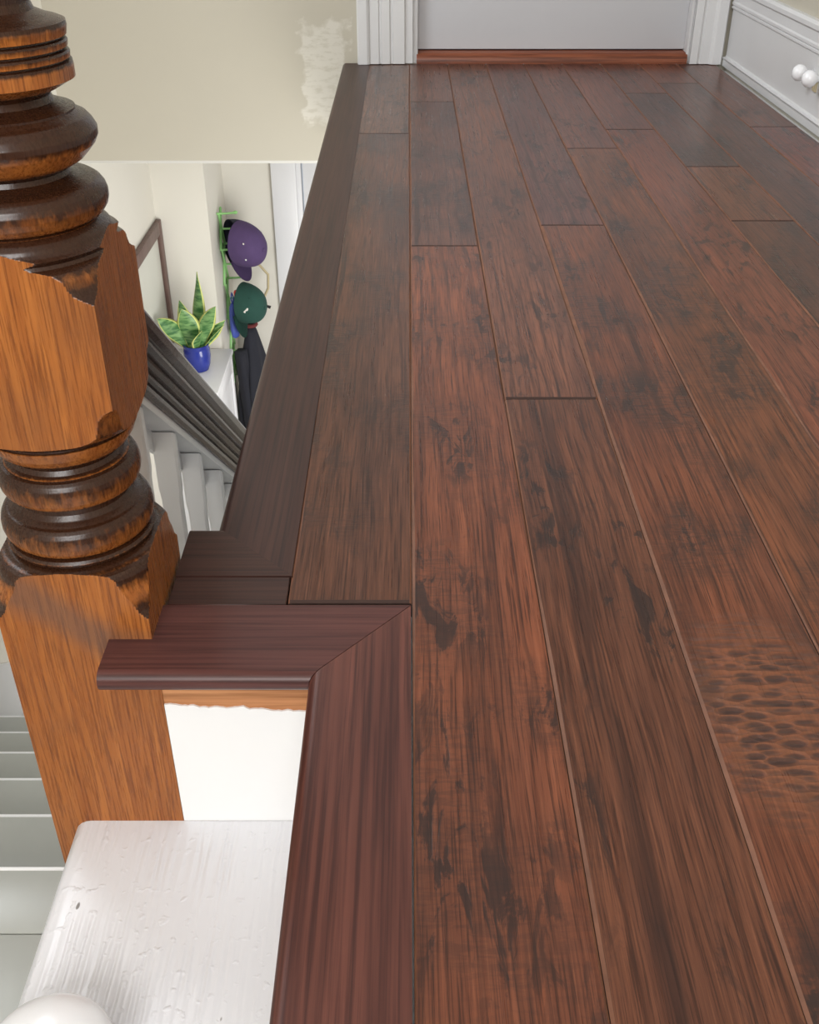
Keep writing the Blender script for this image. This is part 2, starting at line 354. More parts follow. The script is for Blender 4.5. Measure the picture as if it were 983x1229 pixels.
def make_plank(xa, xb, ya, yb, tint, mat='plank', xa2=None, xb2=None, wr=1.0, wl=1.0):
    """a board with worn, slightly wandering micro-bevels on its long edges"""
    xa2 = xa if xa2 is None else xa2; xb2 = xb if xb2 is None else xb2
    cx, cy = (xa + xb) / 2, (ya + yb) / 2; T = 0.019; g = 0.0003
    n = max(4, int((yb - ya) / 0.07)); seed = random.uniform(0, 99); bm = bmesh.new(); rows = []
    ys = [ya + 0.0007, ya + 0.0030] + [ya + (yb - ya) * k / n for k in range(1, n)] + [yb - 0.0030, yb - 0.0007]
    for i, y in enumerate(ys):
        f = (y - ya) / (yb - ya); l = xa + (xa2 - xa) * f + g; r = xb + (xb2 - xb) * f - g
        bl = 0.0014 + 0.0022 * max(0, noise.noise(Vector((seed, y * 5, 0))) + 0.25)
        br = 0.0014 + 0.0022 * max(0, noise.noise(Vector((seed + 40, y * 5, 0))) + 0.25)
        bl *= wl; br *= wr
        dz = 0.0022 if i in (0, len(ys) - 1) else 0.0
        zt = 0.00035 * noise.noise(Vector((seed + 9, y * 7, 1)))
        wz = 0.00045 * noise.noise(Vector((seed + 70, y * 6, 3)))
        rows.append([bm.verts.new((q - cx, y - cy, z)) for q, z in
            ((l, -T), (l, -0.0016 - dz), (l + bl, zt - dz), (l + (r-l)*.35, zt + wz - dz), (l + (r-l)*.7, zt - wz - dz), (r - br, zt - dz), (r, -0.0016 - dz), (r, -T))])
    for i, (a, b) in enumerate(zip(rows, rows[1:])):
        for k in range(8):
            j = (k + 1) % 8; f_ = bm.faces.new((a[k], a[j], b[j], b[k]))
            f_.material_index = 2 if i in (0, len(rows) - 2) and k in (2, 3, 4) else (1 if k in (1, 5) else (2 if k in (0, 6) else 0))
            f_.smooth = k in (2, 3, 4)
    for r_ in (rows[0], rows[-1]): bm.faces.new(r_).material_index = 2
    o = obj('plank', bm, (mat, 'plank_edge', 'plank_end'), floor, False, (cx, cy, random.uniform(-0.0004, 0.0003)))
    for p in o.data.polygons: p.use_smooth = True
    o.data.set_sharp_from_angle(angle=math.radians(14))
    o.color = (tint[0] * 1.06, tint[1] * .92, tint[2] * .84, tint[3])
    return o
for c_, js in cols.items():
    for k, (a, b) in enumerate(zip(js, js[1:])):
        xa, xb = X0 + c_ * PW, X0 + (c_ + 1) * PW
        if c_ == 7: xb = min(xb, 0.979)
        tint = TINT.get((c_, k), (.15, .06, .04, .3))
        if c_ == -1: make_plank(XNI if k == 0 else XNI - 0.011, X0, a, b, tint, xa2=XNI - 0.011 if k == 0 else XNI - 0.015)
        elif (c_, k) == (2, 1): make_plank(xa, xb, a, b, tint, 'plank_hewn', wl=2.0)
        else: make_plank(xa, xb, a, b, tint, wr={(1, 1): 0.8, (0, 1): 0.7}.get((c_, k), 1.0))

# nosing boards: mitred, bull-nosed on the open side
def nosing(path, mat, label):
    """path = (start, end, outward normal, width, cut_start, cut_end): board along start->end on its outer edge"""
    (sx_, sy_), (ex, ey), (nx, ny), wdt, cs, ce = path
    T = 0.021; r = T / 2; prof = [(wdt, -T), (wdt, 0.0)]
    prof += [(0.0105 - r * math.sin(a) * 1.0, -r + r * math.cos(a)) for a in [math.pi * q / 8 for q in range(9)]]
    d = Vector((ex - sx_, ey - sy_)); L = d.length; d.normalize(); c2 = ((sx_ + ex) / 2, (sy_ + ey) / 2)
    bm = bmesh.new(); rings = []
    for p0, cut, sgn in (((sx_, sy_), cs, 1), ((ex, ey), ce, -1)):
        rings.append([(p0[0] - nx * q + d.x * q * cut * sgn - c2[0], p0[1] - ny * q + d.y * q * cut * sgn - c2[1], z) for q, z in prof])
    loft(bm, rings)
    bm.normal_update()
    o = obj('nosing', bm, mat, floor, True, (c2[0], c2[1], 0.0008)); o['label'] = label; return o
YN = 0.6720   # outermost line of the near cross nosing
nosing(((-0.0860, YBK), (-0.0860, YN - .0006), (-1, 0), 0.0885, 0, -0.099 / 0.0885), 'nose_y', 'long red-brown bull-nosed edge board')
nosing(((-0.0864, YN), (-0.2690, YN), (0, -1), 0.0990, -1.0 * 0.0885 / 0.099, 0), 'nose_x', 'short red-brown mitred edge board by the newel')
o = nosing(((XNF, 0.9030), (XNF - 0.0075, YD - .002), (-1, 0), 0.0850, -1.0, 0), 'nose_far', 'long dark brown edge board along the stairwell')
nosing(((-0.2270, 0.9030), (XNF, 0.9030), (0, 1), 0.0860, 0, -1.0), 'nose_farx', 'short dark brown mitred board behind the newel')
p_ = bobj('filler_strip', (-0.2270, XNI - .001, 0.7730, 0.8165, -0.019, 0.0), 'nose_farx', floor, 0.001, 1)

# walls
def wall_with_hole(name, plane, pos, thick, u0, u1, z0, z1, hole, mat):
    bm = bmesh.new(); hu0, hu1, hz0, hz1 = hole
    for a, b, c_, d_ in ((u0, hu0, z0, z1), (hu1, u1, z0, z1), (hu0, hu1, hz1, z1), (hu0, hu1, z0, hz0)):
        if b - a > 1e-4 and d_ - c_ > 1e-4: box(bm, a, b, pos, pos + thick, c_, d_)
    return struct(obj(name, bm, mat))
wall_with_hole('wall_back', 'Y', YD, 0.12, XL, XR + .1, -0.30, 2.45, (0.026, 0.875, -0.30, 2.03), 'beige')
wall_with_hole('wall_window', 'Y', YBK - .1, 0.1, XL, XR + .1, ZLOW, 2.45, (-0.95, 0.35, 0.85, 2.15), 'beige')
struct(bobj('wall_right', (XR, XR + .1, YBK, YD + .12, -0.30, 2.45), 'beige'))
bm = bmesh.new()
for a_, b_, c_, d_ in ((YBK - .1, 1.45, ZLOW, 2.45), (2.75, YA + .1, ZLOW, 2.45), (1.45, 2.75, ZLOW, 1.05), (1.45, 2.75, 2.15, 2.45)):
    box(bm, XL - .1, XL, a_, b_, c_, d_)
struct(obj('wall_left', bm, 'cream'))
w2 = struct(bobj('window_2', (XL - .08, XL - .03, 1.45, 1.49, 1.05, 2.15), 'casing'))
for d_ in ((2.71, 2.75, 1.05, 2.15), (1.49, 2.71, 1.05, 1.10), (1.49, 2.71, 2.10, 2.15), (1.49, 2.71, 1.58, 1.62)):
    q = bobj('window_frame', (XL - .08, XL - .03, d_[0], d_[1], d_[2], d_[3]), 'casing'); q.parent = w2; q.location = Vector(q.location) - Vector(w2.location)
struct(bobj('ceiling', (XL - .1, XR + .1, YBK - .1, YD + .12, 2.45, 2.55), 'ceil'))
# hall below
struct(bobj('ceiling_hall', (XL - .1, 2.0, YD + .12, YB + .1, -0.34, -0.30), 'ceil'))
XRET = -0.8906
struct(bobj('wall_hall', (XL, XRET, YA, YB, ZLOW, -0.30), 'cream'))
wall_with_hole('wall_front', 'Y', YB, 0.12, XRET - .3, 2.0, ZLOW, -0.30, (-0.56, 0.42, ZLOW, -0.62), 'cream')
struct(bobj('floor_hall', (XL, 2.0, 3.4, YB, ZLOW - .05, ZLOW), 'hallfloor'))
struct(bobj('wall_hall_side', (1.9, 2.0, YD - .3, YB, ZLOW, -0.30), 'cream'))
struct(bobj('wall_under_landing', (-0.160, -0.10, 0.93, 2.45, ZLOW, -0.30), 'cream'))

# stair window behind the viewer (sash, sill), lights the landing
wn = struct(bobj('window_1', (-0.95, -0.91, YBK - .08, YBK - .03, 0.85, 2.15), 'casing'))
for d_ in ((0.31, 0.35, 0.85, 2.15), (-0.91, 0.31, 0.85, 0.90), (-0.91, 0.31, 2.10, 2.15), (-0.91, 0.31, 1.48, 1.52)):
    q = bobj('window_frame', (d_[0], d_[1], YBK - .08, YBK - .03, d_[2], d_[3]), 'casing'); q.parent = wn; q.location = Vector(q.location) - Vector(wn.location)

# bedroom door, threshold, casings
door = struct(bobj('door_1', (0.030, 0.871, YD + .035, YD + .075, 0.036, 2.02), 'doorpaint', None, 0.002))
for x0_, x1_ in ((0.15, 0.40), (0.50, 0.75)):
    q = bobj('panel', (x0_ - .4505, x1_ - .4505, -0.026, -0.018, -0.75, -0.05), 'doorpaint', door, 0.004)
    q = bobj('panel', (x0_ - .4505, x1_ - .4505, -0.026, -0.018, 0.10, 0.85), 'doorpaint', door, 0.004)
bm = bmesh.new()
prof = [(YD + .08, 0.0), (YD - .012, 0.0), (YD - .012, 0.016), (YD - .006, 0.026), (YD + .004, 0.031), (YD + .08, 0.033)]
loft(bm, [[(x - .4505, y - YD, z) for y, z in prof] for x in (0.0262, 0.8748)])
struct(obj('trim_1', bm, 'threshold', None, True, (0.4505, YD, 0.0)))
def casing(name, xo, xi, ztop, label):
    """moulded casing; profile across the width from outer to inner edge"""
    wdt = xi - xo; sg = 1 if wdt > 0 else -1; wdt = abs(wdt)
    pr = [(0, 0), (0, .030), (.004, .034), (.030, .034), (.036, .030), (.040, .024), (.066, .024), (.069, .019), (.073, .019), (.076, .024), (.100, .024), (.104, .018), (.109, .018), (.112, .022), (.146, .022), (.150, .012), (wdt, .012), (wdt, 0)]
    pr = [(min(a, wdt), b) for a, b in pr]
    bm = bmesh.new(); loft(bm, [[(sg * a, -b, z) for a, b in pr] for z in (0.002, ztop)])
    return struct(obj(name, bm, 'casing', None, False, (xo, YD, 0)))
casing('trim_2', -0.158, 0.014, 2.05, '')
casing('trim_3', 0.9790, 0.8800, 2.05, '')
struct(bobj('trim_4', (0.0142, 0.030, YD - .004, YD + .12, 0.001, 2.05), 'casing', None, 0.002))
struct(bobj('trim_5', (0.8710, 0.8798, YD - .004, YD + .12, 0.001, 2.05), 'casing', None, 0.002))
struct(bobj('trim_6', (-0.158, 0.979, YD - .03, YD, 2.05, 2.18), 'casing', None, 0.004))

# tall moulded baseboard on the right wall
bb = bmesh.new()
pr = [(.000, 0.0), (.000, .018), (-.003, .024), (.006, .026), (.008, .030), (.008, .160), (.003, .164), (.003, .168), (.007, .170), (.003, .174), (.003, .180), (.006, .184), (.006, .206), (.000, .212), (.000, .222), (.006, .229), (.020, .229), (.020, 0.0)]
loft(bb, [[(0.980 + a, y, z) for a, z in pr] for y in (YBK, YD - .036)])
base = struct(obj('baseboard_right', bb, 'casing'))
def knob(y, z):
    bm = bmesh.new()
    prof = [(.0075, 0), (.0065, .010), (.009, .016), (.0165, .022), (.0195, .031), (.0185, .040), (.012, .048), (.0035, .051)]
    loft(bm, [[(-zz, r * math.cos(2*math.pi*k/20), r * math.sin(2*math.pi*k/20)) for k in range(20)] for r, zz in prof])
    o = obj('knob', bm, 'knob', base, 'all', (0.988, y, z)); o['label'] = 'white porcelain knob'
knob(2.715, 0.118); knob(2.640, 0.118)
q = bobj('latch_tab', (0.983, 0.989, 2.668, 2.690, 0.082, 0.108), 'brass', base, 0.001)

# ------------------------------------------------------------------ top step by the newel and the flight going down
stairs = thing('staircase', 'white and grey painted wooden staircase going down beside the newel', 'stairs')
ZT = -0.2404
# top tread, rounded nosing on its open side
bm = bmesh.new()
prof = [(-0.058, ZT - .036), (-0.058, ZT)]
prof += [(-0.3245 - 0.018 * math.sin(a), ZT - 0.018 + 0.018 * math.cos(a)) for a in [math.pi * k / 10 for k in range(11)]]
loft(bm, [[(x + .2, y - .0, z - ZT) for x, z in prof] for y in (YBK + .005, 0.7217)])
q = obj('tread', bm, 'treadpaint', stairs, True, (-.2, 0, ZT)); q['label'] = 'white thickly painted top tread with raised grain'
# white riser up to the landing, paint stopping raggedly under the nosing
bm = bmesh.new(); N = 60; top = []; bot = []
for k in range(N + 1):
    x = -0.2295 + (0.165) * k / N
    z = -0.0790 - 0.0110 * k / N + 0.0035 * noise.noise(Vector((x * 60, 3, 0))) + 0.002 * noise.noise(Vector((x * 190, 7, 0)))
    top.append((x, z)); bot.append((x, ZT + .0005))
for yy in (0.7216, 0.7300):
    pass
vf_ = [[bm.verts.new((x, 0.7216, z)) for x, z in r] for r in (bot, top)]
vb_ = [[bm.verts.new((x, 0.7300, z)) for x, z in r] for r in (bot, top)]
for k in range(N):
    bm.faces.new((vf_[0][k], vf_[0][k+1], vf_[1][k+1], vf_[1][k])); bm.faces.new((vf_[1][k], vf_[1][k+1], vb_[1][k+1], vb_[1][k]))
    bm.faces.new((vb_[0][k+1], vb_[0][k], vb_[1][k], vb_[1][k+1]))
q = obj('riser', bm, 'riserpaint', stairs); q['label'] = 'white painted riser with a ragged paint line'
q = bobj('old_floor_edge', (-0.2300, -0.0640, 0.7235, 0.7700, -0.105, -0.0215), 'bare', stairs); q['label'] = 'bare orange wood strip under the nosing'
bobj('riser', (-0.0640, -0.0622, YBK + .005, 0.7200, ZT, -0.0210), 'riserpaint', stairs)
bobj('riser', (-0.3230, -0.3060, YBK + .005, 0.7217, -0.4590, ZT - .036), 'white', stairs)
# quarter landing boards, then the lower flight running away from the viewer
RUN, RISE, Y0S, Z0S = 0.2345, 0.1767, 0.8362, -0.46
XS = -0.330
yb = Y0S
for k, wdt in enumerate((0.0930, 0.26, 0.26, 0.26, 0.26, 0.26, 0.26, 0.26, 0.26, 0.2)):
    ya = max(YBK + .005, yb - wdt)
    bobj('landing_board', (XL + .003, XS + (.02 if ya < .72 else 0.0), ya + .0008, yb, Z0S - .03, Z0S), 'stairgrey', stairs, 0.006 if k == 0 else 0.0015, 2); yb = ya
prev = None
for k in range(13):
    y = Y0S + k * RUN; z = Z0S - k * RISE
    q = bobj('nosing_highlight', (XL + .003, XS, y - .0045, y + .0016, z - .0065, z + .0008), 'riserpaint', stairs, 0.002, 1)  # white strip draws the bright highlight along each nosing in colour
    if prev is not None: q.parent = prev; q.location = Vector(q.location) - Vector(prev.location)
    bobj('riser', (XL + .003, XS, y - .030, y - .012, z - RISE, z - .03), 'stairgrey', stairs)
    if k < 12: prev = bobj('tread', (XL + .003, XS, y - .012, y + RUN, z - RISE - .03, z - RISE), 'stairgrey', stairs, 0.006, 2)
# closed strings carrying the balusters and against the wall
def string(x0, x1, up, dn):
    bm = bmesh.new(); sl = RISE / RUN; yy = (0.86, Y0S + 12.6 * RUN)
    loft(bm, [[(x, y, Z0S - (y - Y0S) * sl + d) for y, d in ((yy[0], -dn), (yy[1], -dn), (yy[1], up), (yy[0], up))] for x in (x0, x1)])
    return obj('string', bm, 'white', stairs)
string(-0.330, -0.265, 0.06, 0.30); string(XL + .003, XL + 0.02, 0.16, 0.2)

# ------------------------------------------------------------------ railing of the lower flight
rail = thing('stair_railing', 'dark moulded handrail on white turned balusters beside the stairs', 'railing', (-0.297, 0.86, -0.42))
SL = 0.809; YR0, YR1 = 0.853, 3.75
def rail_z(y): return 0.2019 - SL * (y - 1.0029)     # top arris line
# profile (x from centre, vertical drop from the top line): moulded section
half = [(0.000, -.004), (.012, -.002), (.024, .001), (.031, .006), (.034, .013), (.034, .026), (.030, .033), (.027, .036), (.031, .040), (.032, .046), (.028, .051), (.0235, .053), (.026, .057), (.027, .062), (.0235, .066), (.019, .068), (.0215, .072), (.022, .077), (.019, .081), (.015, .083), (.018, .087), (.024, .092), (.0245, .099), (.021, .104), (.012, .106)]
prof = half + [(-x, d) for x, d in reversed(half) if x > 0]
bm = bmesh.new(); O = Vector((-0.297, 0.86, -0.42))
loft(bm, [[Vector((-0.297 + x, y, rail_z(y) - d)) - O for x, d in prof] for y in (YR0, YR1)])
q = obj('handrail', bm, 'rail', rail, False); q['label'] = 'worn dark brown moulded handrail'
bm = bmesh.new()
loft(bm, [[Vector((-0.297 + x, y, rail_z(y) - d)) - O for x, d in ((-.018, .104), (.018, .104), (.018, .116), (-.012, .116), (-.012, .145), (-.018, .145))] for y in (YR0 + .004, YR1)])
obj('sub_rail', bm, 'white', rail)
def baluster_mesh(h):
    """flat-sawn baluster: a rounded board with a slimmer waist between square ends"""
    bm = bmesh.new(); hx, hy = 0.0140, 0.0075
    def ring(kx, z):
        a = hx * kx; b = hy; c = .0022
        return [(-a + c, -b, z), (a - c, -b, z), (a, -b + c, z), (a, b - c, z), (a - c, b, z), (-a + c, b, z), (-a, b - c, z), (-a, -b + c, z)]
    zs = [(1, 0), (1, .09), (.94, .10), (.86, .112), (.86, .15), (.92, .24), (.90, h - .16), (.86, h - .075), (.88, h - .055), (1, h - .04)]
    loft(bm, [ring(k, z) for k, z in zs] + [[(x, y, h + .035 - y * SL) for x, y, _ in ring(1, 0)]])
    return bm
sl = RISE / RUN; me0 = None
for k in range(22):
    y = 0.985 + k * 0.124
    if y > 3.6: break
    zb = Z0S - (y - Y0S) * sl + 0.05; zt = rail_z(y) - 0.118
    o = obj('baluster', baluster_mesh(zt - zb - .035), 'white', rail, True); o.location = Vector((-0.297, y, zb)) - O

# ------------------------------------------------------------------ newel post
XC, YC, A = -0.2970, 0.7887, 0.0670
newel = thing('newel_post', 'carved orange-brown oak newel post with square blocks and dark turned rings', 'newel post', (XC, YC, -0.66))
def newel_part(name, prof, dens=0.0009, nth=400, label=None, square=True):
    """turned on a square blank: every section is the square cut back to the turning's radius.
    prof rows: z, radius, varnish 0..1"""
    rows = []
    for (z0, r0, d0), (z1, r1, d1) in zip(prof, prof[1:]):
        n = max(1, int(math.hypot((z1 - z0), min(r1, .1) - min(r0, .1)) / dens))
        if r0 > .15 and r1 > .15: n = max(1, int((z1 - z0) / .004))
        for i in range(n): f = i / n; rows.append((z0 + (z1-z0)*f, r0 + (r1-r0)*f, d0 + (d1-d0)*f))
    rows.append(prof[-1])
    bm = bmesh.new(); lv = bm.loops.layers.float.new('varnish'); ls = bm.loops.layers.float.new('scuff')
    ths = [2 * math.pi * k / nth + math.pi / 4 for k in range(nth)]
    sqs = [A / max(abs(math.cos(th)), abs(math.sin(th))) if square else 9.0 for th in ths]
    zz = [[r[0] for r in rows] for _ in range(nth)]
    for k, sq in enumerate(sqs):            # put a vertex exactly where the turning cuts the blank's face
        for i in range(len(rows) - 1):
            r0, r1 = rows[i][1], rows[i + 1][1]
            if (r0 - sq) * (r1 - sq) < 0:
                f = (sq - r0) / (r1 - r0); zz[k][i if f < .5 else i + 1] = rows[i][0] + (rows[i + 1][0] - rows[i][0]) * f
    R = []
    for i, (z, r, d) in enumerate(rows):
        R.append([bm.verts.new((min(r, sqs[k]) * math.cos(th), min(r, sqs[k]) * math.sin(th), zz[k][i] + 0.66)) for k, th in enumerate(ths)])
    for i, (a, b) in enumerate(zip(R, R[1:])):
        for k in range(nth):
            j = (k + 1) % nth; fc = bm.faces.new((a[k], a[j], b[j], b[k]))
            cut = (rows[i][1] + rows[i + 1][1]) / 2 < (sqs[k] + sqs[j]) / 2
            z = rows[i][0]; th = ths[k]
            sc_ = max(0.0, 1.0 - abs(z + 0.06 * (math.cos(th) - .3)) / 0.055) if (not cut and math.sin(th) < 0) else 0.0
            for q, lp in enumerate(fc.loops):
                lp[lv] = (rows[i][2] if q < 2 else rows[i + 1][2]) if cut else 0.0
                lp[ls] = sc_
    bm.faces.new(R[0][::-1]); bm.faces.new(R[-1])
    o = obj(name, bm, 'newel', newel, False)
    for p in o.data.polygons: p.use_smooth = True
    o.data.set_sharp_from_angle(angle=math.radians(28))
    if label: o['label'] = label
    return o
def torus(zc, rin, rout, hh, dtop, dbot, n=9, sharp=1.0):
    """a bead bulging from rin to rout about zc, bottom to top"""
    out = []
    for k in range(n + 1):
        a = -math.pi / 2 + math.pi * k / n
        out.append((zc + hh * math.sin(a), rin + (rout - rin) * max(0.0, math.cos(a)) ** sharp, dbot + (dtop - dbot) * k / n))
    return out
# square base: ogee shoulders at its top
newel_part('base_block', [(-0.66, .2, 0), (0.0215, .2, 0), (0.0225, .0955, .45), (0.0265, .0920, .85), (0.0310, .0895, .9), (0.0360, .0880, .6), (0.0420, .0862, .3), (0.0480, .0838, .2), (0.0540, .0818, .3), (0.0590, .0808, .5), (0.0640, .0800, .8), (0.0675, .0785, .95), (0.0700, .0765, .95), (0.0715, .0725, .5), (0.0722, .0690, .6), (0.0735, .0660, .9), (0.0750, .0600, 1.0)], label='square orange-brown base block with scuffed face')
newel_part('turned_collar',
   [(0.0750, .0600, 1), (0.0770, .0640, .9), (0.0800, .0650, .5), (0.0825, .0630, .9), (0.0835, .0590, 1)]
   + torus(0.0985, .0575, .0665, .0145, .85, .05) + [(0.1140, .0560, .9), (0.1165, .0520, 1.0), (0.1210, .0490, 1.0), (0.1260, .0490, .9), (0.1285, .0515, .5)]
   + torus(0.1430, .0530, .0610, .0140, .85, .05) + [(0.1580, .0530, .3), (0.1600, .0490, 1.0), (0.1640, .0470, 1.0), (0.1680, .0500, .7), (0.1725, .0560, .25), (0.1790, .0605, .1), (0.1850, .0630, .05), (0.1880, .0640, .1), (0.1890, .0620, .95), (0.1910, .0620, .95)], label='dark varnished turned rings', square=False)
newel_part('upper_block', [(0.1910, .0630, .9), (0.1945, .0665, .7), (0.1960, .0700, .5), (0.1980, .0750, .4), (0.2015, .0800, .4), (0.2060, .0836, .5), (0.2140, .0850, .4), (0.2210, .0860, .4), (0.2265, .0890, .3), (0.2300, .0930, .2), (0.2312, .0960, .2), (0.2320, .2, 0),
   (0.3150, .2, 0), (0.3165, .0960, .9), (0.3200, .0900, .9), (0.3240, .0855, .75), (0.3290, .0830, .5), (0.3350, .0815, .4), (0.3395, .0780, .6), (0.3425, .0715, .95), (0.3450, .0700, 1), (0.3470, .0720, .8), (0.3490, .0735, .7), (0.3510, .0700, 1), (0.3530, .0680, .95), (0.3560, .0668, .9), (0.3590, .0640, 1), (0.3620, .0600, 1)], label='square orange-brown block with scalloped top corners')
newel_part('turned_shaft',
   [(0.3620, .0590, 1), (0.3640, .0570, 1)] + torus(0.3775, .0580, .0690, .0135, .95, .10) + [(0.3915, .0560, .95), (0.3925, .0500, 1), (0.3950, .0440, 1), (0.3985, .0430, 1), (0.4010, .0470, .7), (0.4035, .0520, .3)]
   + [(0.4060, .0560, .1), (0.4110, .0610, .1), (0.4160, .0655, .3), (0.4210, .0680, .6), (0.4260, .0680, .8), (0.4310, .0655, .85), (0.4350, .0620, .85), (0.4370, .0580, .9), (0.4395, .0545, .95), (0.4410, .0545, .9), (0.4425, .0500, 1), (0.4460, .0410, 1), (0.4505, .0390, 1), (0.4530, .0410, .9)]
   + [(0.4550, .0460, .3), (0.4590, .0535, .2), (0.4605, .0560, .2), (0.4615, .0585, .15), (0.4690, .0585, .2), (0.4725, .0580, .8), (0.4732, .0545, 1), (0.4742, .0545, 1), (0.4748, .0570, .2), (0.4780, .0575, .5), (0.4795, .0565, .9), (0.4803, .0535, 1), (0.4812, .0535, 1), (0.4820, .0565, .2), (0.4855, .0570, .5), (0.4868, .0560, .9), (0.4876, .0535, 1), (0.4886, .0535, 1), (0.4894, .0570, .2), (0.4950, .0580, .4), (0.4985, .0575, .9), (0.5000, .0540, 1), (0.5020, .0470, .95), (0.5060, .0380, 1), (0.5110, .0360, .9),
      (0.5250, .0375, .6), (0.5600, .0420, .4), (0.6100, .0470, .3), (0.6800, .0480, .3), (0.7500, .0420, .3), (0.8000, .0360, .5), (0.8060, .0500, .6), (0.8180, .0560, .3), (0.8300, .0500, .8), (0.8360, .0400, 1), (0.8420, .0600, .6), (0.8600, .0680, .3), (0.8780, .0600, .5), (0.8950, .0440, .6), (0.9030, .0250, .7)], label='turned dark and orange upper shaft with reeded band', square=False)

# white rounded cap at the outer corner of the top tread
cap = thing('white_post_cap', 'white domed post cap poking up at the edge of the white tread', 'post cap', (-0.283, 0.452, ZT))
bm = bmesh.new(); lathe(bm, [(.030, 0.0), (.030, .008), (.034, .011), (.034, .016), (.028, .020)], 40); obj('collar', bm, 'knob', cap, True)
bm = bmesh.new(); lathe(bm, [(.026, .019)] + [(0.052 * math.cos(a), .042 + .026 * math.sin(a)) for a in [-.9 + k * (math.pi/2 + .87) / 14 for k in range(15)]], 40); obj('dome', bm, 'knob', cap, True)

# ------------------------------------------------------------------ the hall below, beyond the stairs
# front door with casing
fd = struct(bobj('door_2', (-0.508, 0.36, YB + .030, YB + .075, ZLOW + .01, -0.66), 'white', None, 0.002))
for z0_, z1_ in ((-0.88, -0.12), (0.05, 0.85)):
    for x0_, x1_ in ((-0.33, -0.05), (0.05, 0.33)): bobj('panel', (x0_, x1_, -0.031, -0.022, z0_, z1_), 'white', fd, 0.006)
struct(bobj('trim_7', (-0.655, -0.535, YB - .028, YB, ZLOW, -0.56), 'white', None, 0.006))
struct(bobj('trim_8', (-0.560, -0.514, YB - .004, YB + .118, ZLOW, -0.622), 'white', None, 0.002))
struct(bobj('trim_9', (-0.655, 0.52, YB - .028, YB, -0.56, -0.42), 'white', None, 0.006))
# framed picture on the stairwell wall
pf = thing('picture_frame', 'brown wooden picture frame hanging on the cream stairwell wall', 'picture frame', (XL, 4.25, -1.20))
for d_ in ((-.36, -.31, -.42, .37), (.30, .345, -.20, .37)): bobj('frame_rail', (0.001, .024, d_[0], d_[1], d_[2], d_[3]), 'frame', pf, 0.003)
for d_ in ((-.31, .30, .315, .37), (-.31, .30, -.20, -.145)): bobj('frame_rail', (0.001, .024, d_[0], d_[1], d_[2], d_[3]), 'frame', pf, 0.003)
bobj('picture', (0.001, .008, -.31, .30, -.145, .315), 'mat', pf)
# white cabinet carrying the plant
ZC = -1.4554; CX1 = -0.838
cab = thing('white_cabinet', 'low white painted cabinet with panelled side below the snake plant', 'cabinet', (-0.98, 4.36, ZLOW))
zt_ = ZC - ZLOW
bobj('cabinet_body', (-0.14, 0.128, -0.215, 0.236, 0.0, zt_ - .025), 'white', cab, 0.003)
bobj('cabinet_top', (-0.143, 0.142, -0.235, 0.238, zt_ - .025, zt_), 'white', cab, 0.005)
for d_ in ((-.205, -.165), (.185, .225)): bobj('side_stile', (0.128, 0.137, d_[0], d_[1], .02, zt_ - .03), 'white', cab, 0.002)
for d_ in ((.02, .10), (zt_ - .10, zt_ - .03)): bobj('side_rail', (0.128, 0.137, -.165, .185, d_[0], d_[1]), 'white', cab, 0.002)
# snake plant
plant = thing('snake_plant', 'snake plant with yellow-edged leaves in a cobalt blue pot', 'potted plant', (-0.962, 4.37, ZC))
bm = bmesh.new(); lathe(bm, [(.030, 0), (.046, .002), (.056, .03), (.0610, .07), (.0590, .105), (.0570, .115), (.0595, .120), (.0600, .128), (.0545, .128), (.0520, .112), (.0500, .100)], 40); obj('pot', bm, 'potblue', plant, True)
bm = bmesh.new(); lathe(bm, [(.001, .095), (.052, .106), (.051, .108), (.001, .110)], 30); obj('soil', bm, 'soil', plant, True)
def leaf(bx, by, az, lean, curl, L, W, tw):
    """broad lance-shaped blade: rises, leans towards az and curls"""
    bm = bmesh.new(); n = 14; R = []; p = Vector((bx, by, .105)); ang = lean; hd = Vector((math.cos(az), math.sin(az), 0))
    for i in range(n + 1):
        f = i / n; wd = 1.42 * W * (0.42 + 0.58 * math.sin(min(1.0, f * 1.7) * math.pi / 2)) * (1 - max(0, (f - .50) / .5) ** 1.9) + .0006
        d = hd * math.sin(ang) + Vector((0, 0, 1)) * math.cos(ang)
        s0 = Vector((math.cos(az + math.pi/2 + tw * (1 + f * .4)), math.sin(az + math.pi/2 + tw * (1 + f * .4)), 0)); nr = d.cross(s0).normalized(); sd = nr.cross(d).normalized()
        R.append([bm.verts.new(p + sd * wd * u + nr * (abs(u) ** 1.6) * wd * .38 + nr * th) for u, th in ((-1, 0), (-.78, 0), (0, 0), (.78, 0), (1, 0), (.78, .0022), (0, .003), (-.78, .0022))])
        p = p + d * (L / n); ang += curl / n
    for a, b in zip(R, R[1:]):
        for k in range(8):
            f_ = bm.faces.new((a[k], a[(k+1) % 8], b[(k+1) % 8], b[k])); f_.material_index = 1 if k in (0, 3, 4, 7) else 0
    bm.faces.new(R[0]); bm.faces.new(R[-1])
    obj('leaf', bm, ('leaf', 'leaf_edge'), plant, 'all')
D = math.radians
leaf(.010, .012, D(60), .06, .12, .345, .026, D(-150))
leaf(-.026, -.010, D(222), .50, .35, .235, .030, D(70))
leaf(-.005, -.028, D(230), .10, .20, .215, .036, D(40))
leaf(.022, -.020, D(-10), .20, .45, .235, .026, D(-70))
leaf(.030, .000, D(5), .45, .55, .175, .022, D(80))
leaf(-.020, .018, D(140), .15, .25, .215, .024, D(-40))
leaf(-.024, .004, D(205), .55, .30, .165, .026, D(75))
leaf(.015, -.030, D(-60), .35, .35, .130, .027, D(30))
leaf(.034, -.012, D(-5), .60, .30, .16, .014, D(20))

